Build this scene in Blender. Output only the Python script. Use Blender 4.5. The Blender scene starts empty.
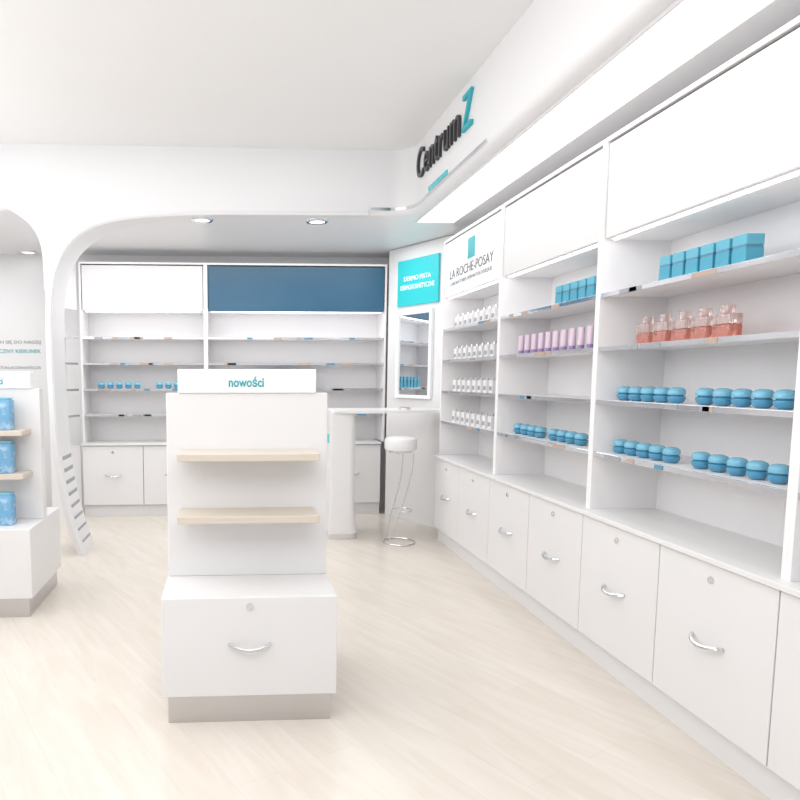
import bpy, bmesh, math, random
from mathutils import Vector, Matrix
random.seed(4)
PI = math.pi
scene = bpy.context.scene
COL = scene.collection
scene.view_settings.view_transform = 'Standard'

# ------------------------------------------------------------------ camera
F, X0, Y0 = 670.0, 265.0, 445.0
PITCH, YAW, H = math.atan(0.1), math.radians(3.0), 1.3
cd = bpy.data.cameras.new('camera'); cam = bpy.data.objects.new('camera', cd); COL.objects.link(cam)
cam.location = (0, 0, H)
cam.rotation_euler = (PI/2 - PITCH, 0, -YAW)
cd.sensor_width = 36; cd.lens = F/800*36
cd.shift_x = (400-X0)/800; cd.shift_y = (Y0-400)/800
cd.clip_start = 0.05
scene.camera = cam

# ------------------------------------------------------------------ materials
def mat(name, color, rough=0.4, metal=0.0, emit=0.0, noise=0.0, scale=30.0, stretch=(1,1,1), bump=0.0, spec=0.5, coat=0.0, trans=0.0):
    m = bpy.data.materials.new(name); m.use_nodes = True
    nt = m.node_tree; b = nt.nodes['Principled BSDF']
    b.inputs['Base Color'].default_value = (*color, 1)
    b.inputs['Roughness'].default_value = rough
    b.inputs['Metallic'].default_value = metal
    b.inputs['Specular IOR Level'].default_value = spec
    b.inputs['Coat Weight'].default_value = coat
    b.inputs['Transmission Weight'].default_value = trans
    if emit:
        b.inputs['Emission Color'].default_value = (*color, 1)
        b.inputs['Emission Strength'].default_value = emit
    tc = nt.nodes.new('ShaderNodeTexCoord'); mp = nt.nodes.new('ShaderNodeMapping')
    mp.inputs['Scale'].default_value = stretch
    nz = nt.nodes.new('ShaderNodeTexNoise'); nz.inputs['Scale'].default_value = scale
    nt.links.new(tc.outputs['Object'], mp.inputs[0]); nt.links.new(mp.outputs[0], nz.inputs[0])
    if noise:
        mx = nt.nodes.new('ShaderNodeMix'); mx.data_type = 'RGBA'
        mx.inputs[6].default_value = (*[c*(1-noise) for c in color], 1)
        mx.inputs[7].default_value = (*[min(1, c*(1+noise)) for c in color], 1)
        nt.links.new(nz.outputs['Fac'], mx.inputs[0]); nt.links.new(mx.outputs[2], b.inputs['Base Color'])
    if bump:
        bp = nt.nodes.new('ShaderNodeBump'); bp.inputs['Strength'].default_value = bump
        nt.links.new(nz.outputs['Fac'], bp.inputs['Height']); nt.links.new(bp.outputs[0], b.inputs['Normal'])
    return m

M = {}
M['white'] = mat('white_laminate', (.82,.815,.82), .30, noise=.01, scale=4)
M['fascia'] = mat('fascia_white', (.78,.775,.785), .45, noise=.01, scale=4)
M['bay'] = mat('shelf_white', (.92,.91,.92), .45, noise=.01, scale=4)
M['wall'] = mat('wall_paint', (.86,.86,.87), .6, noise=.01, scale=3)
M['gloss'] = mat('gloss_white', (.84,.84,.855), .36, noise=.008, scale=2)
M['ceil'] = mat('ceiling_paint', (.92,.92,.925), .7, noise=.01, scale=3)
M['metal'] = mat('brushed_metal', (.62,.61,.61), .28, .95, noise=.04, scale=3, stretch=(.3,.3,90), bump=.02)
M['chrome'] = mat('chrome', (.74,.74,.76), .12, 1.0)
M['rail'] = mat('rail_metal', (.74,.75,.78), .12, 1.0)
M['mirror'] = mat('mirror_glass', (.82,.85,.88), .02, 1.0)
M['oak'] = mat('pale_oak', (.68,.615,.53), .5, noise=.09, scale=6, stretch=(1,14,14))
M['teal'] = mat('teal_panel', (.03,.50,.54), .4, emit=.2)
M['tealtrim'] = mat('teal_trim', (.05,.55,.60), .1, .3, emit=.1)
M['tealtext'] = mat('teal_ink', (.03,.42,.48), .5)
M['bluefascia'] = mat('blue_fascia', (.024,.105,.19), .3, noise=.3, scale=1.2)
M['boxblue'] = mat('teal_box_card', (.07,.36,.50), .4, noise=.05, scale=20)
M['boxlid'] = mat('teal_box_lid', (.12,.44,.58), .35)
M['jar'] = mat('blue_jar', (.07,.31,.50), .25, coat=.4)
M['jarlid'] = mat('blue_jar_lid', (.18,.50,.68), .2, coat=.5)
M['coral'] = mat('coral_liquid', (.92,.38,.30), .08, coat=.4, trans=.7)
M['pinkcap'] = mat('pale_pink_cap', (.96,.78,.75), .08, coat=.4, trans=.8)
M['lilac'] = mat('lilac_tube', (.80,.64,.77), .35)
M['lilaccap'] = mat('violet_cap', (.36,.24,.52), .35)
M['pack'] = mat('white_pack', (.86,.86,.86), .4)
M['packlabel'] = mat('grey_label', (.36,.37,.41), .5)
M['dark'] = mat('dark_letters', (.035,.037,.04), .35)
M['grey'] = mat('grey_ink', (.28,.30,.33), .6)
M['darkgrey'] = mat('dark_grey_ink', (.11,.115,.13), .6)
M['slot'] = mat('slot_grey', (.38,.39,.41), .5)
M['seat'] = mat('white_leather', (.84,.84,.84), .35)
M['glow'] = mat('light_diffuser', (1,.985,.97), .5, emit=1.5)
M['glowsoft'] = mat('soft_diffuser', (1,1,1), .5, emit=5.0)
M['whitetext'] = mat('white_ink', (.92,.95,.95), .5, emit=.3)
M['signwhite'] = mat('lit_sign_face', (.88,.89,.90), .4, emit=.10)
M['band_refl'] = mat('band_reflection_blue', (.10,.28,.42), .3)  # blue of carton bands, also of reflections painted on shelf rails
M['refl_tan'] = mat('label_reflection_tan', (.50,.38,.31), .4)  # this and the slate below colour the painted rail reflections
M['refl_slate'] = mat('label_reflection_slate', (.34,.37,.41), .3)

# blue floral package
def floral():
    m = mat('floral_blue', (.12,.36,.66), .45); nt = m.node_tree; b = nt.nodes['Principled BSDF']
    tc = nt.nodes.new('ShaderNodeTexCoord'); v = nt.nodes.new('ShaderNodeTexNoise'); v.inputs['Scale'].default_value = 24; v.inputs['Detail'].default_value = 2
    cr = nt.nodes.new('ShaderNodeValToRGB')
    cr.color_ramp.elements[0].position = .50; cr.color_ramp.elements[0].color = (.18,.42,.66,1)
    cr.color_ramp.elements[1].position = .66; cr.color_ramp.elements[1].color = (.42,.62,.80,1)
    nt.links.new(tc.outputs['Object'], v.inputs['Vector']); nt.links.new(v.outputs['Fac'], cr.inputs[0]); nt.links.new(cr.outputs[0], b.inputs['Base Color'])
    return m
M['floral'] = floral()

def floor_mat():
    m = bpy.data.materials.new('floor_wood'); m.use_nodes = True
    nt = m.node_tree; b = nt.nodes['Principled BSDF']; L = nt.links.new
    tc = nt.nodes.new('ShaderNodeTexCoord'); mp = nt.nodes.new('ShaderNodeMapping')
    mp.inputs['Rotation'].default_value = (0,0,math.radians(62))
    br = nt.nodes.new('ShaderNodeTexBrick'); br.inputs['Scale'].default_value = 1.0
    br.inputs['Brick Width'].default_value = 1.3; br.inputs['Row Height'].default_value = .16
    br.inputs['Mortar Size'].default_value = .001; br.inputs['Mortar Smooth'].default_value = .3
    br.inputs['Color1'].default_value = (.80,.745,.68,1); br.inputs['Color2'].default_value = (.775,.715,.645,1)
    br.inputs['Mortar'].default_value = (.70,.64,.57,1); br.offset = .37
    mp2 = nt.nodes.new('ShaderNodeMapping'); mp2.inputs['Scale'].default_value = (1.0, 7, 1)
    nz = nt.nodes.new('ShaderNodeTexNoise'); nz.inputs['Scale'].default_value = 2.0; nz.inputs['Detail'].default_value = 9; nz.inputs['Distortion'].default_value = 1.2
    cr = nt.nodes.new('ShaderNodeValToRGB')
    cr.color_ramp.elements[0].position = .25; cr.color_ramp.elements[0].color = (.91,.89,.865,1)
    cr.color_ramp.elements[1].position = .7; cr.color_ramp.elements[1].color = (1.0,1.0,1.0,1)
    mx = nt.nodes.new('ShaderNodeMix'); mx.data_type = 'RGBA'; mx.blend_type = 'MULTIPLY'; mx.inputs[0].default_value = 1
    L(tc.outputs['Object'], mp.inputs[0]); L(mp.outputs[0], br.inputs['Vector']); L(mp.outputs[0], mp2.inputs[0]); L(mp2.outputs[0], nz.inputs['Vector'])
    L(nz.outputs['Fac'], cr.inputs[0]); L(br.outputs['Color'], mx.inputs[6]); L(cr.outputs[0], mx.inputs[7]); L(mx.outputs[2], b.inputs['Base Color'])
    b.inputs['Roughness'].default_value = .24
    return m
M['floor'] = floor_mat()

# ------------------------------------------------------------------ geometry helpers
def box(bm, x0, x1, y0, y1, z0, z1, bev=0.0, seg=2):
    r = bmesh.ops.create_cube(bm, size=1.0)
    vs = r['verts']
    for v in vs:
        v.co = Vector((x0+(v.co.x+.5)*(x1-x0), y0+(v.co.y+.5)*(y1-y0), z0+(v.co.z+.5)*(z1-z0)))
    if bev:
        es = list({e for v in vs for e in v.link_edges})
        bmesh.ops.bevel(bm, geom=es, offset=bev, segments=seg, affect='EDGES', profile=.5)
    return bm

def lathe(bm, prof, seg=24, cx=0, cy=0):
    rings = []
    for r, z in prof:
        if r < 1e-6: rings.append([bm.verts.new((cx, cy, z))])
        else: rings.append([bm.verts.new((cx+r*math.cos(2*PI*i/seg), cy+r*math.sin(2*PI*i/seg), z)) for i in range(seg)])
    for a, b in zip(rings, rings[1:]):
        for i in range(seg):
            j = (i+1) % seg
            if len(a) == 1 and len(b) == 1: continue
            if len(a) == 1: bm.faces.new((a[0], b[i], b[j]))
            elif len(b) == 1: bm.faces.new((a[i], a[j], b[0]))
            else: bm.faces.new((a[i], a[j], b[j], b[i]))
    return bm

def tube(bm, pts, r, seg=8, closed=False):
    pts = [Vector(p) for p in pts]; n = len(pts); rings = []; up = None
    for i, p in enumerate(pts):
        if closed: t = pts[(i+1) % n]-pts[i-1]
        else: t = pts[min(i+1, n-1)]-pts[max(i-1, 0)]
        t.normalize()
        if up is None:
            up = Vector((0,0,1)) if abs(t.z) < .9 else Vector((1,0,0))
        a = (up - t*up.dot(t)).normalized(); up = a; b = t.cross(a)
        rings.append([bm.verts.new(p + a*r*math.cos(2*PI*k/seg) + b*r*math.sin(2*PI*k/seg)) for k in range(seg)])
    m = n if closed else n-1
    for i in range(m):
        A, B = rings[i], rings[(i+1) % n]
        for k in range(seg):
            l = (k+1) % seg; bm.faces.new((A[k], A[l], B[l], B[k]))
    if not closed:
        bm.faces.new(rings[0]); bm.faces.new(rings[-1])
    return bm

def prism(bm, poly, z0, z1, bev=0):
    lo = [bm.verts.new((x, y, z0)) for x, y in poly]; hi = [bm.verts.new((x, y, z1)) for x, y in poly]
    n = len(poly); fs = [bm.faces.new(lo), bm.faces.new(hi)]
    for i in range(n):
        j = (i+1) % n; bm.faces.new((lo[i], lo[j], hi[j], hi[i]))
    if bev:
        es = [e for f in fs for e in f.edges]
        bmesh.ops.bevel(bm, geom=es, offset=bev, segments=2, affect='EDGES', profile=.5)
    return bm

def rpoly(x0, x1, y0, y1, r, n=6):
    out = []
    for cx, cy, a0 in ((x1-r, y1-r, 0), (x0+r, y1-r, PI/2), (x0+r, y0+r, PI), (x1-r, y0+r, 1.5*PI)):
        for i in range(n+1):
            a = a0+PI/2*i/n; out.append((cx+r*math.cos(a), cy+r*math.sin(a)))
    return out

def smooth_path(P, k=6):
    P = [Vector(p) for p in P]; out = []
    for i in range(len(P)-1):
        p0, p1, p2, p3 = P[max(i-1,0)], P[i], P[i+1], P[min(i+2,len(P)-1)]
        for j in range(k):
            s = j/k; out.append(.5*((2*p1)+(p2-p0)*s+(2*p0-5*p1+4*p2-p3)*s*s+(3*p1-p0-3*p2+p3)*s**3))
    out.append(P[-1]); return out

def obj(name, bm, m, parent=None, smooth=False):
    bmesh.ops.recalc_face_normals(bm, faces=bm.faces)
    me = bpy.data.meshes.new(name); bm.to_mesh(me); bm.free()
    me.materials.append(M[m])
    if smooth:
        me.polygons.foreach_set('use_smooth', [True]*len(me.polygons))
        try: me.set_sharp_from_angle(angle=math.radians(40))
        except Exception: pass
    o = bpy.data.objects.new(name, me); COL.objects.link(o)
    if parent is not None: o.parent = parent
    return o

def tag(o, label, cat, group=None):
    o['label'] = label; o['category'] = cat
    if group: o['group'] = group
    return o

def thing(name, label, cat, loc=(0,0,0), rz=0, group=None):
    o = bpy.data.objects.new(name, None); COL.objects.link(o)
    o.empty_display_size = .05
    o.location = loc; o.rotation_euler = (0,0,rz)
    return tag(o, label, cat, group)

def struct(name, bm, m, smooth=False):
    o = obj(name, bm, m, None, smooth); o['kind'] = 'structure'; return o

def dup(root, loc, rz, label, group=None):
    r = root.copy(); COL.objects.link(r); r.location = loc; r.rotation_euler = (0,0,rz); r['label'] = label
    if group: r['group'] = group
    for ch in list(root.children):
        c = ch.copy(); COL.objects.link(c); c.parent = r
        for g in list(ch.children):
            d = g.copy(); COL.objects.link(d); d.parent = c
    return r

def text_data(s, bold=0.0):
    cu = bpy.data.curves.new('txt', 'FONT'); cu.body = s; cu.size = 1; cu.extrude = 0.0; cu.resolution_u = 4; cu.offset = bold
    o = bpy.data.objects.new('txt', cu); COL.objects.link(o)
    dg = bpy.context.evaluated_depsgraph_get(); dg.update()
    me = bpy.data.meshes.new_from_object(o.evaluated_get(dg))
    bpy.data.objects.remove(o); bpy.data.curves.remove(cu)
    return me

def text_obj(name, s, m, parent, x0, x1, z0, z1, y=-.001, ext=.001, bold=0.0):
    """letters fitted in a rectangle of the local XZ plane, facing -Y"""
    me = text_data(s, bold)
    bm = bmesh.new(); bm.from_mesh(me); bpy.data.meshes.remove(me)
    xs = [v.co.x for v in bm.verts]; ys = [v.co.y for v in bm.verts]
    ax, bx_, ay, by = min(xs), max(xs), min(ys), max(ys)
    for v in bm.verts:
        v.co = Vector((x0+(v.co.x-ax)/(bx_-ax)*(x1-x0), y, z0+(v.co.y-ay)/(by-ay)*(z1-z0)))
    if ext > 0:
        r = bmesh.ops.extrude_face_region(bm, geom=bm.faces[:])
        vs = [g for g in r['geom'] if isinstance(g, bmesh.types.BMVert)]
        for v in vs: v.co.y -= ext
    return obj(name, bm, m, parent)

ORD = ['first','second','third','fourth','fifth','sixth','seventh','eighth','ninth','tenth']

# ------------------------------------------------------------------ room shell
XR, XL, YB, YF = 2.005, -3.4, 6.635, -1.2
struct('floor', box(bmesh.new(), XL, XR, YF, YB, -.05, 0), 'floor')
wall_back = struct('wall_back', box(bmesh.new(), XL, XR+.1, YB, YB+.1, 0, 3.0), 'wall')
struct('wall_right', box(bmesh.new(), XR, XR+.1, YF, YB, 0, 3.0), 'wall')
struct('wall_left', box(bmesh.new(), XL-.1, XL, YF, YB, 0, 3.0), 'wall')
struct('ceiling', box(bmesh.new(), XL, XR, YF, YB, 2.92, 3.0), 'ceil')

# bulkhead: face, rounded lower edge and underside swept round the corner
BR, BX, BY = .16, 1.32, 4.92
def bpath(off, x_start, y_end):
    row = [(x_start, BY+off)]
    for i in range(11):
        a = PI/2 - PI/2*i/10
        row.append((BX-BR+(BR+off)*math.cos(a), BY-BR+(BR+off)*math.sin(a)))
    row.append((BX+off, y_end)); return row
def bulkhead():
    bm = bmesh.new()
    prof = [(0,2.92),(0,2.56)] + [(.05*(1-math.cos(a)), 2.52-.05*math.sin(a)) for a in [PI/2*i/6 for i in range(7)]]
    rows = [[bm.verts.new((x, y, z)) for x, y in bpath(off, XL, YF)] for off, z in prof]
    for A, B in zip(rows, rows[1:]):
        for i in range(len(A)-1): bm.faces.new((A[i], A[i+1], B[i+1], B[i]))
    last = rows[-1]
    c = [bm.verts.new((XR, YF, 2.47)), bm.verts.new((XR, YB, 2.47)), bm.verts.new((XL, YB, 2.47))]
    bm.faces.new([last[-1], c[0], c[1], last[-2]])
    for i in range(1, len(last)-2): bm.faces.new((last[i], last[i+1], c[1]))
    bm.faces.new((last[0], last[1], c[1], c[2]))
    struct('ceiling_bulkhead', bm, 'gloss', True)
bulkhead()
def band(name, m, xs, ye, z0, z1, o0=-.004, o1=.006):
    bm = bmesh.new(); rows = []
    for off, z in ((o1, z1), (o0, z1), (o0, z0), (o1, z0)):
        rows.append([bm.verts.new((x, y, z)) for x, y in bpath(off, xs, ye)])
    n = len(rows[0])
    for k in range(4):
        A, B = rows[k], rows[(k+1) % 4]
        for i in range(n-1): bm.faces.new((A[i], A[i+1], B[i+1], B[i]))
    bm.faces.new([r[0] for r in rows]); bm.faces.new([r[-1] for r in rows])
    struct(name, bm, m, True)
band('trim_1', 'rail', 1.02, 3.50, 2.500, 2.520)
struct('trim_2', box(bmesh.new(), 1.312, 1.322, 4.12, 4.50, 2.522, 2.552, .002), 'tealtrim')

# ------------------------------------------------------------------ light fittings
def downlight(x, y, label):
    t = thing('ceiling_light', label, 'light', (x, y, 2.47), 0, 'round downlights in the bulkhead underside')
    bm = lathe(bmesh.new(), [(.058,-.001),(.062,-.012),(.078,-.012),(.085,-.006),(.086,0)], 32)
    obj('ring', bm, 'chrome', t, True)
    obj('diffuser', lathe(bmesh.new(), [(0,-.006),(.058,-.006),(.058,-.001),(0,-.001)], 32), 'glow', t)
downlight(-.20, 5.13, 'round recessed downlight above the white upper panel, beside the arch top')
downlight(.66, 5.13, 'round recessed downlight above the dark blue upper panel')
downlight(-1.87, 6.5, 'round recessed downlight at far left above the wall writing')
t = thing('light_strip', 'long bright linear ceiling light running above the right-hand shelving', 'light', (1.545, 2.6, 2.47))
bm = bmesh.new()
for a in ((-.15,-.138,-2.5,2.5), (.138,.15,-2.5,2.5), (-.138,.138,-2.5,-2.488), (-.138,.138,2.488,2.5)): box(bm, a[0], a[1], a[2], a[3], -.012, 0)
obj('frame', bm, 'white', t)
obj('diffuser', box(bmesh.new(), -.138,.138,-2.488,2.488,-.008,-.001), 'glow', t)

# ------------------------------------------------------------------ cabinets
def handle_bm(w=.15, out=.034, drop=.014):
    pts = []
    for i in range(13):
        a = i/12; pts.append((-w/2+w*a, -out*math.sin(PI*a)**.6, -drop*math.sin(PI*a)))
    return tube(bmesh.new(), pts, .007, 8)
def lock_bm():
    bm = lathe(bmesh.new(), [(0,.008),(.011,.008),(.013,.004),(.013,0)], 16)
    bmesh.ops.rotate(bm, verts=bm.verts, cent=(0,0,0), matrix=Matrix.Rotation(PI/2, 3, 'X'))
    return bm
def front_panel(t, w, z0, z1, zh, zl, name='door', dep=.02):
    d = obj(name, box(bmesh.new(), -w/2+.0025, w/2-.0025, 0, dep, z0, z1, .0015, 1), 'white', t)
    h = obj('handle', handle_bm(), 'chrome', d, True); h.location = (0, 0, zh)
    l = obj('lock', lock_bm(), 'chrome', d, True); l.location = (0, 0, zl)
    return d
CW, CH, CD = .56, .675, .365
def cabinet(label, loc, rz, group):
    t = thing('base_cabinet', label, 'cabinet', loc, rz, group)
    obj('body', box(bmesh.new(), -CW/2, CW/2, .021, CD, .11, CH), 'slot', t)
    obj('plinth', box(bmesh.new(), -CW/2, CW/2, .035, CD, 0, .11), 'white', t)
    front_panel(t, CW, .115, CH-.006, .40, .615)
    return t
proto = None
RF = 1.634
nR = ['white base cabinet cut off by the right edge, nearest the camera in the right-hand run',
      'white base cabinet under the coral bottles, second from camera in the right-hand run',
      'white base cabinet third from the camera in the right-hand run',
      'white base cabinet fourth from the camera in the right-hand run',
      'white base cabinet fifth from the camera in the right-hand run',
      'white base cabinet second from the far end of the right-hand run',
      'white base cabinet at the far end of the right-hand run, by the stool']
for i in range(7):
    loc = (RF, 1.58+CW*i, 0)
    if proto is None: proto = cabinet(nR[i], loc, -PI/2, 'base cabinets along the right wall')
    else: dup(proto, loc, -PI/2, nR[i])
nB = ['white base cabinet at the left end of the back run, beside the arch foot',
      'white base cabinet second from the left of the back run',
      'white base cabinet in the back run directly behind the centre display stand',
      'white back-run base cabinet behind the right side of the centre display stand',
      'white base cabinet at the right end of the back run, behind the high desk']
for i in range(5):
    dup(proto, (-1.37+CW*(i+.5), 6.262, 0), 0, nB[i], 'base cabinets along the back wall')
wt = obj('worktop', box(bmesh.new(), 1.618, XR-.004, 1.28, 5.225, CH, .695, .002, 1), 'white'); tag(wt, 'long white worktop over the right-hand base cabinets', 'worktop')
wt = obj('worktop', box(bmesh.new(), -1.375, 1.432, 6.248, YB-.004, CH, .695, .002, 1), 'white'); tag(wt, 'long white worktop over the back base cabinets', 'worktop')

# ------------------------------------------------------------------ shelving bays
ZS = [.962, 1.200, 1.438, 1.675]
ZF, ZT = 1.913, 2.352
def bay(label, w, loc, rz, fascia='fascia', rail_patches=0, group='shelving bays'):
    t = thing('shelving_bay', label, 'shelving', loc, rz, group)
    z0 = .695; D = .33; h = w/2
    obj('back_panel', box(bmesh.new(), -h+.018, h-.018, D-.012, D, z0, ZT-.018), 'bay', t)
    for s in (-1, 1):
        x0, x1 = (-h, -h+.018) if s < 0 else (h-.018, h)
        obj('side_panel', box(bmesh.new(), x0, x1, 0, D, z0, ZT, .001, 1), 'bay', t)
    obj('top_panel', box(bmesh.new(), -h+.018, h-.018, 0, D, ZT-.018, ZT), 'bay', t)
    obj('fascia_floor', box(bmesh.new(), -h+.018, h-.018, .022, D-.012, ZF, ZF+.018), 'bay', t)
    obj('fascia', box(bmesh.new(), -h+.025, h-.025, .008, .022, ZF+.004, ZT-.028, .002, 1), fascia, t)
    obj('light_strip', box(bmesh.new(), -h+.05, h-.05, .03, .045, ZF-.006, ZF), 'glowsoft', t)
    for k, z in enumerate(ZS):
        s = obj('shelf', box(bmesh.new(), -h+.0185, h-.0185, .012, D-.012, z-.012, z, .001, 1), 'bay', t)
        obj('shelf_rail', box(bmesh.new(), -h+.0185, h-.0185, .003, .0115, z-.018, z+.002, .001, 1), 'rail', s)
        for q in range(rail_patches):
            xx = -h+.1 + random.random()*(w-.35); ww = random.choice((.05,.08,.12))
            obj('label_reflection', box(bmesh.new(), xx, xx+ww, .001, .003, z-.017, z, 0), random.choice(('band_refl','refl_tan','refl_slate','refl_tan')), s)  # colour patches painting the mirrored rail's reflections and label pieces
    return t
RB = 1.665
bay('white shelving bay cut off by the right edge, nearest the camera', 1.12, (RB, 1.32, 0), -PI/2, group='shelving bays along the right wall')
bay('white shelving bay holding coral bottles and blue jars', 1.12, (RB, 2.44, 0), -PI/2, rail_patches=3, group='shelving bays along the right wall')
bay('white shelving bay holding the row of lilac tubes', 1.12, (RB, 3.56, 0), -PI/2, rail_patches=3, group='shelving bays along the right wall')
b3 = bay('white shelving bay with the laboratory logo panel and small white packs', 1.12, (RB, 4.68, 0), -PI/2, 'signwhite', rail_patches=2, group='shelving bays along the right wall')
bay('white shelving bay with plain white upper panel on the back wall', 1.15, (-.795, 6.30, 0), 0, rail_patches=5, group='shelving bays along the back wall')
bay('wide white shelving bay with dark blue upper panel on the back wall', 1.69, (.626, 6.30, 0), 0, 'bluefascia', rail_patches=5, group='shelving bays along the back wall')

fas = [c for c in b3.children if c.name.startswith('fascia') and 'floor' not in c.name][0]
obj('logo', box(bmesh.new(), -.045, .085, .005, .008, 2.13, 2.27), 'tealtext', fas)
text_obj('lettering', 'LA ROCHE-POSAY', 'darkgrey', fas, -.42, .42, 2.04, 2.105, .008, .002, -.008)
text_obj('lettering', 'LABORATOIRE DERMATOLOGIQUE', 'grey', fas, -.40, .40, 1.985, 2.012, .008, .002)

# narrow angled side bay at the left of the back wall
ang = math.radians(70)
def sidebay():
    t = thing('shelving_bay', 'narrow angled white shelving bay just right of the arch column', 'shelving', (-1.385, 6.27, 0), ang, 'shelving bays along the back wall')
    w = .25; D = .14
    obj('body', box(bmesh.new(), -w, 0, .022, D, 0, .675), 'white', t)
    obj('door', box(bmesh.new(), -w+.002, -.002, 0, .02, .115, .67, .001, 1), 'white', t)
    obj('back_panel', box(bmesh.new(), -w, 0, D-.012, D, .675, ZT), 'bay', t)
    obj('side_panel', box(bmesh.new(), -w-.018, -w, 0, D, 0, ZT), 'bay', t)
    obj('fascia', box(bmesh.new(), -w, 0, 0, .018, ZF, ZT, .001, 1), 'white', t)
    for z in ZS:
        s = obj('shelf', box(bmesh.new(), -w, 0, .012, D-.012, z-.012, z), 'white', t)
        obj('shelf_rail', box(bmesh.new(), -w, 0, .003, .0115, z-.018, z+.002), 'rail', s)
sidebay()

# ------------------------------------------------------------------ corner panel, sign, mirror
ca = math.radians(-64); cdir = Vector((math.cos(ca), math.sin(ca), 0)); P1 = Vector((1.475, 6.25, 0))
t = thing('corner_panel', 'tall white angled corner panel between back and right shelving', 'panel', P1, ca)
obj('board', box(bmesh.new(), 0, .80, 0, .03, 0, 2.465, .002, 1), 'white', t)
def onpanel(s, z, off=0.002):
    n = Vector((math.sin(ca), -math.cos(ca), 0)); return P1 + cdir*s + n*off + Vector((0,0,z))
t = thing('hanging_sign', 'square teal sign with two lines of white lettering above the mirror', 'sign', onpanel(.15, 1.94), ca)
obj('board', box(bmesh.new(), 0, .52, -.02, 0, 0, .40, .002, 1), 'teal', t)
text_obj('lettering', 'DERMO PISTA', 'whitetext', t, .09, .43, .215, .255, -.0205, .002)
text_obj('lettering', 'DERMOKOSMETYCZNE', 'whitetext', t, .045, .475, .14, .18, -.0205, .002)
t = thing('framed_mirror', 'upright rectangular mirror in a thin white frame below the teal sign', 'mirror', onpanel(.15, 1.12), ca)
bm = bmesh.new(); w, hh, fr = .46, .77, .03
for a in ((0,w,0,fr),(0,w,hh-fr,hh),(0,fr,fr,hh-fr),(w-fr,w,fr,hh-fr)): box(bm, a[0],a[1],-.03,0,a[2],a[3], .001, 1)
obj('frame', bm, 'signwhite', t)
obj('glass', box(bmesh.new(), fr, w-fr, -.015, -.001, fr, hh-fr), 'mirror', t)

# ------------------------------------------------------------------ high desk and stool
t = thing('high_desk', 'white bar height consultation desk joined to the corner panel', 'desk', (.80, 5.25, 0))
top = [(0,.05),(.03,.015),(.10,0)] + [(.1+.78*i/8, -.03*math.sin(PI*i/8)) for i in range(1,9)] + [(.955,.24),(.875,.44),(.05,.44),(0,.40)]
obj('desktop', prism(bmesh.new(), top, 1.022, 1.045, .003), 'white', t)
# flat leg panel, curving away at its right side and widening at the foot
def leg_rows(zs):
    bm = bmesh.new(); rows = []
    for z in zs:
        wd = .205 + .03*max(0, (.25-z))/.25
        pl = [(-.005,.03),(.002,.024),(.02,.022),(.15,.024)] + [(.15+(wd-.15)*math.sin(PI/2*i/8), .024+.05*(1-math.cos(PI/2*i/8))) for i in range(1,9)] + [(wd,.40),(-.005,.40)]
        rows.append([bm.verts.new((x, y, z)) for x, y in pl])
    for A, B in zip(rows, rows[1:]):
        for k in range(len(A)): bm.faces.new((A[k], A[(k+1)%len(A)], B[(k+1)%len(A)], B[k]))
    bm.faces.new(rows[0]); bm.faces.new(rows[-1]); return bm
obj('leg', leg_rows([.045,.10,.15,.2,.25,1.022]), 'white', t, True)
obj('plinth', leg_rows([0,.0445]), 'chrome', t, True)
obj('logo', box(bmesh.new(), -.009, -.0055, .08, .15, .78, .85), 'teal', t)
cpt = thing('compact_case', 'small pink and silver compact lying on the high desk', 'compact', (1.42, 5.38, 1.045))
obj('base', lathe(bmesh.new(), [(0,0),(.045,0),(.047,.006),(.045,.011),(0,.011)], 24), 'chrome', cpt, True)
obj('lid', lathe(bmesh.new(), [(0,.0112),(.046,.0112),(.046,.018),(.04,.022),(0,.023)], 24), 'pinkcap', cpt, True)

t = thing('bar_stool', 'round white padded bar stool on thin bent chrome wire legs', 'stool', (1.335, 5.16, 0), 0)
obj('seat', lathe(bmesh.new(), [(0,.735),(.105,.735),(.120,.742),(.126,.76),(.126,.81),(.120,.828),(.10,.84),(.05,.846),(0,.847)], 40), 'seat', t, True)
obj('seat_plate', lathe(bmesh.new(), [(0,.720),(.09,.720),(.09,.7348),(0,.7348)], 32), 'chrome', t, True)
obj('base_ring', tube(bmesh.new(), [(.125*math.cos(2*PI*i/36), .125*math.sin(2*PI*i/36), .007) for i in range(36)], .006, 8, True), 'chrome', t, True)
for dx, yo in ((0, -.07), (-.045, .07)):
    pts = smooth_path([(.085+dx, yo, .722), (.08+dx, yo, .60), (.04+dx*.7, yo, .42), (-.03+dx*.5, yo, .20), (-.075, yo, .06), (-.10, yo, .01)], 5)
    obj('leg', tube(bmesh.new(), pts, .005, 8), 'chrome', t, True)
obj('foot_rest', tube(bmesh.new(), smooth_path([(-.005,-.07,.26),(.05,-.085,.262),(.085,-.04,.262),(.09,.01,.262),(.075,.06,.262),(.03,.085,.262),(-.03,.07,.26)], 4), .0045, 8), 'chrome', t, True)

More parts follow.
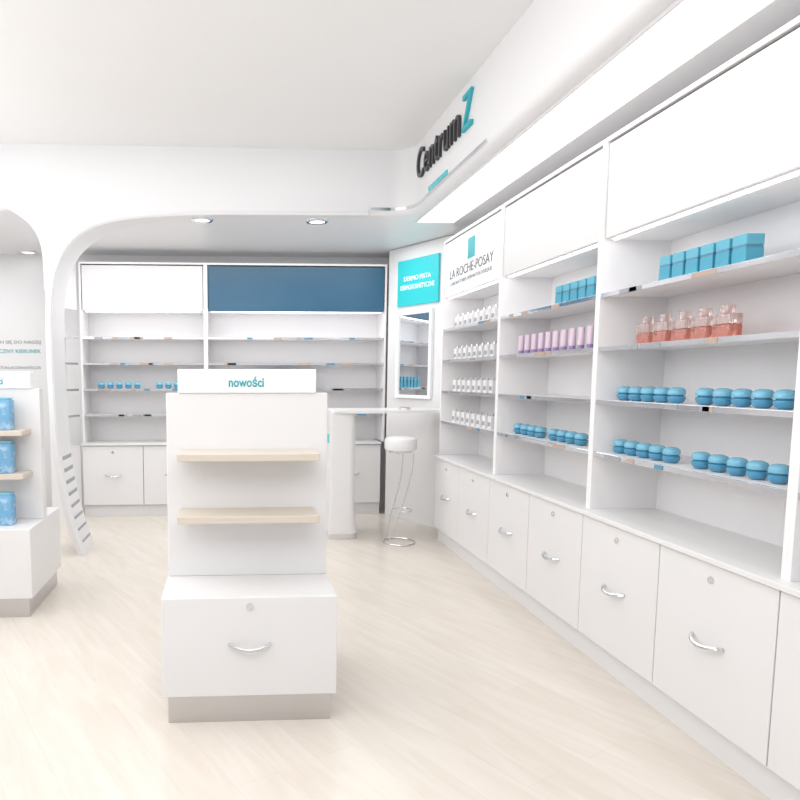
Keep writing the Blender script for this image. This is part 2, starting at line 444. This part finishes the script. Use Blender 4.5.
# ------------------------------------------------------------------ display stands
def stand(label, loc, head_text, tx):
    t = thing('display_stand', label, 'display stand', loc, 0, 'free-standing display stands')
    hw = .328
    obj('plinth', box(bmesh.new(), -hw+.02, hw-.02, .015, .60, 0, .105, .001, 1), 'metal', t)
    bm = bmesh.new(); box(bm, -hw, hw, .0205, .63, .1055, .49, .003, 2)
    obj('body', bm, 'white', t)
    d = obj('drawer', box(bmesh.new(), -hw, hw, 0, .02, .108, .488, .002, 1), 'white', t)
    h = obj('handle', handle_bm(.155), 'chrome', d, True); h.location = (0,0,.31)
    l = obj('lock', lock_bm(), 'chrome', d, True); l.location = (0,0,.455)
    obj('upright_board', box(bmesh.new(), -.325, .325, .28, .35, .49, 1.24, .003, 2), 'white', t)
    for z in (.745, .985):
        obj('shelf', box(bmesh.new(), -.272, .272, .10, .279, z, z+.028, .002, 1), 'oak', t)
    hd = obj('header', box(bmesh.new(), -.277, .277, .27, .36, 1.24, 1.335, .003, 1), 'signwhite', t)
    text_obj('lettering', head_text, 'tealtext', hd, tx, tx+.14, 1.264, 1.306, .2695, .002, .020)
    return t
stand('white display stand in the middle with two empty pale wood shelves', (.07, 2.42, 0), 'nowości', -.074)
stand('white display stand at the left edge holding blue floral packages', (-1.405, 3.60, 0), 'nowości', -.015)

def package(label, loc):
    t = thing('floral_package', label, 'package', loc, 0, 'blue floral packages on the left display stand')
    obj('box', prism(bmesh.new(), rpoly(-.066,.066,-.04,.04,.015,4), 0, .165, .004), 'floral', t, True)
    obj('lid', prism(bmesh.new(), rpoly(-.060,.060,-.035,.035,.012,4), .165, .18, .003), 'jarlid', t, True)
package('blue floral package on the upper wooden shelf of the left stand', (-1.272, 3.79, 1.0135))
package('blue floral package on the lower wooden shelf of the left stand', (-1.272, 3.79, .7735))
package('blue floral package on the base top of the left stand', (-1.265, 3.74, .4905))

# ------------------------------------------------------------------ arch
def arch():
    YA, YD = 4.912, .34
    ctr = [(-1.10,0.0),(-1.165,.20),(-1.215,.42),(-1.25,.66),(-1.272,.95),(-1.282,1.25),(-1.285,1.60),(-1.275,1.85),(-1.235,2.06),(-1.15,2.23),(-1.02,2.345),(-.86,2.41),(-.66,2.445),(-.40,2.468),(-.10,2.480),(.3,2.484),(.6,2.486),(1.0,2.490)]
    out = smooth_path(ctr)
    th = .026
    N = len(out)
    inner, outer = [], []
    for i, p in enumerate(out):
        tn = out[min(i+1,N-1)]-out[max(i-1,0)]; tn.normalize(); n = Vector((-tn.y, tn.x))
        q1, q2 = p+n*th, p-n*th
        if q1.y > 1.9:
            f = min(1, (q1.y-1.9)/.60)
            left = -1.311 - .60*(f**5)
            if p.x < -.9: q1 = Vector((min(q1.x, left), min(1.9+(q1.y-1.9)*1.16, 2.56)))
            else: q1 = Vector((q1.x, 2.56))
        if i == 0: q1.y = q2.y = 0
        inner.append(q2); outer.append(q1)
    bm = bmesh.new(); rows = []
    for i, (q1, q2) in enumerate(zip(outer, inner)):
        dd = YD if out[i].x < -1.0 else YD + (.07-YD)*min(1, (out[i].x+1.0)/.55)
        rows.append([bm.verts.new((q1.x, YA, q1.y)), bm.verts.new((q2.x, YA, q2.y)), bm.verts.new((q2.x, YA+dd, q2.y)), bm.verts.new((q1.x, YA+dd, q1.y))])
    for A, B in zip(rows, rows[1:]):
        for k in range(4):
            bm.faces.new((A[k], A[(k+1)%4], B[(k+1)%4], B[k]))
    bm.faces.new(rows[0]); bm.faces.new(rows[-1])
    o = obj('arch_frame', bm, 'gloss', None, True)
    tag(o, 'curved glossy white arch rising from the floor and flaring into the bulkhead', 'arch')
    bm = bmesh.new(); rows = []
    for i, p in enumerate(out):
        tn = out[min(i+1,N-1)]-out[max(i-1,0)]; tn.normalize(); n = Vector((-tn.y, tn.x))
        k = 1 if p.x < -.9 else max(.45, 1-(p.x+.9)/.8*.55)
        a, b = p+n*(.022*(2*k-1)), p-n*.027
        if i == 0: a.y = b.y = .001
        rows.append([bm.verts.new((a.x, YA-.001, a.y)), bm.verts.new((a.x, YA-.014*k, a.y)), bm.verts.new((p.x*.5+b.x*.5, YA-.024*k, p.y*.5+b.y*.5)), bm.verts.new((b.x, YA-.012*k, b.y)), bm.verts.new((b.x, YA-.001, b.y))])
    for A, B in zip(rows, rows[1:]):
        for k in range(5): bm.faces.new((A[k], A[(k+1)%5], B[(k+1)%5], B[k]))
    bm.faces.new(rows[0]); bm.faces.new(rows[-1])
    obj('lip', bm, 'gloss', o, True)
    for z in (.08,.17,.26,.35,.44,.53,.62,.71):
        for i in range(N-1):
            if out[i].y <= z < out[i+1].y:
                f = (z-out[i].y)/(out[i+1].y-out[i].y); x = out[i].x*(1-f)+out[i+1].x*f
        obj('slot', box(bmesh.new(), x+.014, x+.0285, YA+.05, YA+.31, z-.014, z+.014), 'slot', o)
arch()

# ------------------------------------------------------------------ lettering
def big_sign():
    t = thing('raised_lettering', 'dark raised shop lettering on the right-hand bulkhead above the corner', 'sign', (1.3190, 4.755, 2.665), -PI/2)
    def bounds(s):
        me = text_data(s); xs = [v.co.x for v in me.vertices]; r = (min(xs), max(xs)); bpy.data.meshes.remove(me); return r
    s = 'Centrum'
    full = bounds(s); k = .86/(full[1]-full[0])
    hz = .205/.73
    for i, ch in enumerate(s + 'Z'):
        if i < len(s):
            mx = bounds(s[:i+1])[1]; b = bounds(ch)
            x1 = (mx-full[0])*k; x0 = x1-(b[1]-b[0])*k; m = 'dark'
        else:
            x0, x1, m = .91, 1.05, 'tealtext'
        me = text_data(ch); ys = [v.co.y for v in me.vertices]; lo, hi = min(ys), max(ys); bpy.data.meshes.remove(me)
        text_obj('letter', ch, m, t, x0, x1, lo*hz, hi*hz, 0, .018)
big_sign()
# writing painted on the back wall at far left
for s, m, xa, za, zb in (('WYTNYCH SIĘ DO NASZEJ', 'grey', 0, .26, .30), ('BEZPIECZNY KIERUNEK', 'tealtext', .05, .18, .215), ('Z DETALICZNOŚCIĄ', 'grey', .10, .02, .06)):
    text_obj('lettering', s, m, wall_back, -2.42+xa, -1.82, 1.36+za, 1.36+zb, YB, .003)

# ------------------------------------------------------------------ goods
protos = {}
def teal_box():
    t = thing('teal_carton', '', 'box', (0,0,0))
    obj('carton', box(bmesh.new(), -.033,.033,-.033,.033,0,.070,.003,2), 'boxblue', t)
    obj('band', box(bmesh.new(), -.031,.031,-.031,.031,.070,.078), 'band_refl', t)
    obj('lid', box(bmesh.new(), -.033,.033,-.033,.033,.078,.115,.003,2), 'boxlid', t)
    return t
def jar():
    t = thing('cream_jar', '', 'jar', (0,0,0))
    k = .90
    obj('jar_body', lathe(bmesh.new(), [(0,0),(.017*k,0),(.025*k,.003),(.033*k,.012),(.036*k,.021),(.035*k,.027),(.029*k,.031),(0,.031)], 32), 'jar', t, True)
    obj('lid', lathe(bmesh.new(), [(0,.034),(.033*k,.034),(.0355*k,.036),(.0355*k,.047),(.033*k,.054),(.026*k,.060),(.014*k,.0635),(0,.0645)], 32), 'jarlid', t, True)
    obj('neck', lathe(bmesh.new(), [(0,.0311),(.027*k,.0311),(.027*k,.0339),(0,.0339)], 24), 'jar', t, True)
    return t
def bottle():
    t = thing('coral_bottle', '', 'bottle', (0,0,0))
    obj('bottle_body', box(bmesh.new(), -.043,.043,-.026,.026,0,.052,.005,3), 'coral', t, True)
    obj('shoulder', box(bmesh.new(), -.043,.043,-.026,.026,.0525,.090,.005,3), 'pinkcap', t, True)
    obj('cap', box(bmesh.new(), -.018,.018,-.016,.016,.0905,.122,.003,2), 'pinkcap', t, True)
    return t
def tube_item():
    t = thing('lotion_tube', '', 'tube', (0,0,0))
    obj('cap', lathe(bmesh.new(), [(0,0),(.0155,0),(.0165,.002),(.0155,.026),(0,.026)], 20), 'lilaccap', t, True)
    bm = bmesh.new(); rows = []
    for k in range(7):
        f = k/6; a = .017+.006*f; b = .018*(1-.25*f)
        rows.append([bm.verts.new((a*math.cos(2*PI*i/16), b*math.sin(2*PI*i/16), .0265+.088*f)) for i in range(16)])
    for A, B in zip(rows, rows[1:]):
        for i in range(16): bm.faces.new((A[i], A[(i+1)%16], B[(i+1)%16], B[i]))
    bm.faces.new(rows[0]); bm.faces.new(rows[-1])
    obj('tube_body', bm, 'lilac', t, True)
    return t
def pack():
    t = thing('white_pack', '', 'pack', (0,0,0))
    obj('carton', box(bmesh.new(), -.028,.028,-.02,.02,0,.085,.002,1), 'pack', t)
    obj('label_band', box(bmesh.new(), -.020,.020,-.0215,-.0202,.018,.045), 'packlabel', t)
    obj('cap', lathe(bmesh.new(), [(0,.0855),(.012,.0855),(.012,.10),(0,.10)], 14), 'chrome', t, True)
    return t
MK = {'teal_box': teal_box, 'jar': jar, 'bottle': bottle, 'tube': tube_item, 'pack': pack}
def put(kind, loc, rz, label, group):
    loc = (loc[0], loc[1], loc[2]+.0003)
    if kind not in protos:
        t = MK[kind](); protos[kind] = t; t.location = loc; t.rotation_euler = (0,0,rz); t['label'] = label; t['group'] = group
    else: dup(protos[kind], loc, rz, label, group)
def row(kind, X, ya, yb, n, z, what, where, group):
    for i in range(n):
        y = ya+(yb-ya)*i/(n-1)
        put(kind, (X, y, z), -PI/2, '%s, %s from the near end, %s' % (what, ORD[i], where), group)
row('teal_box', 1.79, 2.28, 2.68, 6, ZS[3], 'teal box', 'on the top shelf above coral bottles', 'teal boxes on the near top shelf')
row('bottle', 1.78, 2.34, 2.80, 5, ZS[2], 'coral bottle with pale pink cap', 'in its row', 'coral bottles')
row('jar', 1.76, 2.04, 2.40, 5, ZS[1], 'blue jar', 'right-hand five just below coral bottles', 'blue jars below the coral bottles')
row('jar', 1.76, 2.56, 2.91, 5, ZS[1], 'blue jar', 'left-hand five just below coral bottles', 'blue jars below the coral bottles')
row('jar', 1.76, 2.04, 2.40, 5, ZS[0], 'blue jar', 'right-hand five on lowest near shelf', 'blue jars on the lowest near shelf')
row('jar', 1.76, 2.57, 2.92, 5, ZS[0], 'blue jar', 'left-hand five on lowest near shelf', 'blue jars on the lowest near shelf')
row('teal_box', 1.79, 3.24, 3.56, 5, ZS[3], 'teal box', 'on the shelf above lilac tubes', 'teal boxes above the lilac tubes')
row('tube', 1.76, 3.22, 4.00, 10, ZS[2], 'lilac tube', 'in the row of ten', 'lilac tubes')
row('jar', 1.76, 3.26, 3.54, 4, ZS[0], 'blue jar', 'right-hand four below the lilac tubes', 'blue jars below the lilac tubes')
row('jar', 1.76, 3.70, 3.99, 4, ZS[0], 'blue jar', 'left-hand four below the lilac tubes', 'blue jars below the lilac tubes')
SH = ['lowest', 'second lowest', 'second highest', 'highest']
for k in range(4):
    row('pack', 1.74, 4.36, 5.08, 8, ZS[k], 'small white pack', '%s shelf under the logo' % SH[k], 'small white packs on the %s shelf' % SH[k])
for i in range(5):
    put('jar', (-1.20+.083*i, 6.38, ZS[1]), 0, 'blue jar on the back wall shelf, %s of the left cluster of five' % ORD[i], 'blue jars on the back wall shelf')
for i in range(3):
    put('jar', (-.66+.083*i, 6.38, ZS[1]), 0, 'blue jar on the back wall shelf, %s of the right cluster of three' % ORD[i], 'blue jars on the back wall shelf')
for i in range(6):
    put('teal_box', (.30+.09*i, 6.42, ZS[1]), 0, 'teal box on back wall shelf behind the centre stand, %s from left' % ORD[i], 'teal boxes on the back wall shelf')

# ------------------------------------------------------------------ lights
def area(name, loc, sx, sy, e, rot=(0,0,0), col=(1,1,1)):
    l = bpy.data.lights.new(name, 'AREA'); l.shape = 'RECTANGLE'; l.size = sx; l.size_y = sy; l.energy = e; l.color = col
    o = bpy.data.objects.new(name, l); COL.objects.link(o); o.location = loc; o.rotation_euler = rot
    return o
area('ceiling_area', (-.8, 2.2, 2.90), 3.2, 4.2, 33)
area('side_fill', (-2.3, 2.6, 2.2), 1.0, 4.2, 38, (0, -math.radians(72), 0))  # added fill, no fitting there; brightens the right-hand shelf interiors
area('front_fill', (-.4, .2, 2.50), 2.6, .8, 21, (math.radians(74), 0, 0))  # unseen fill added near the camera to lift the back shelves
area('strip_area', (1.51, 2.6, 2.455), .17, 4.9, 2)
area('back_area', (.0, 5.6, 2.455), 3.0, .7, 25)
area('left_area', (-2.5, 5.7, 2.455), 1.2, .8, 10)
w = bpy.data.worlds.new('world'); scene.world = w; w.use_nodes = True
bg = w.node_tree.nodes['Background']; bg.inputs[0].default_value = (.98,.98,1,1); bg.inputs[1].default_value = 0.80
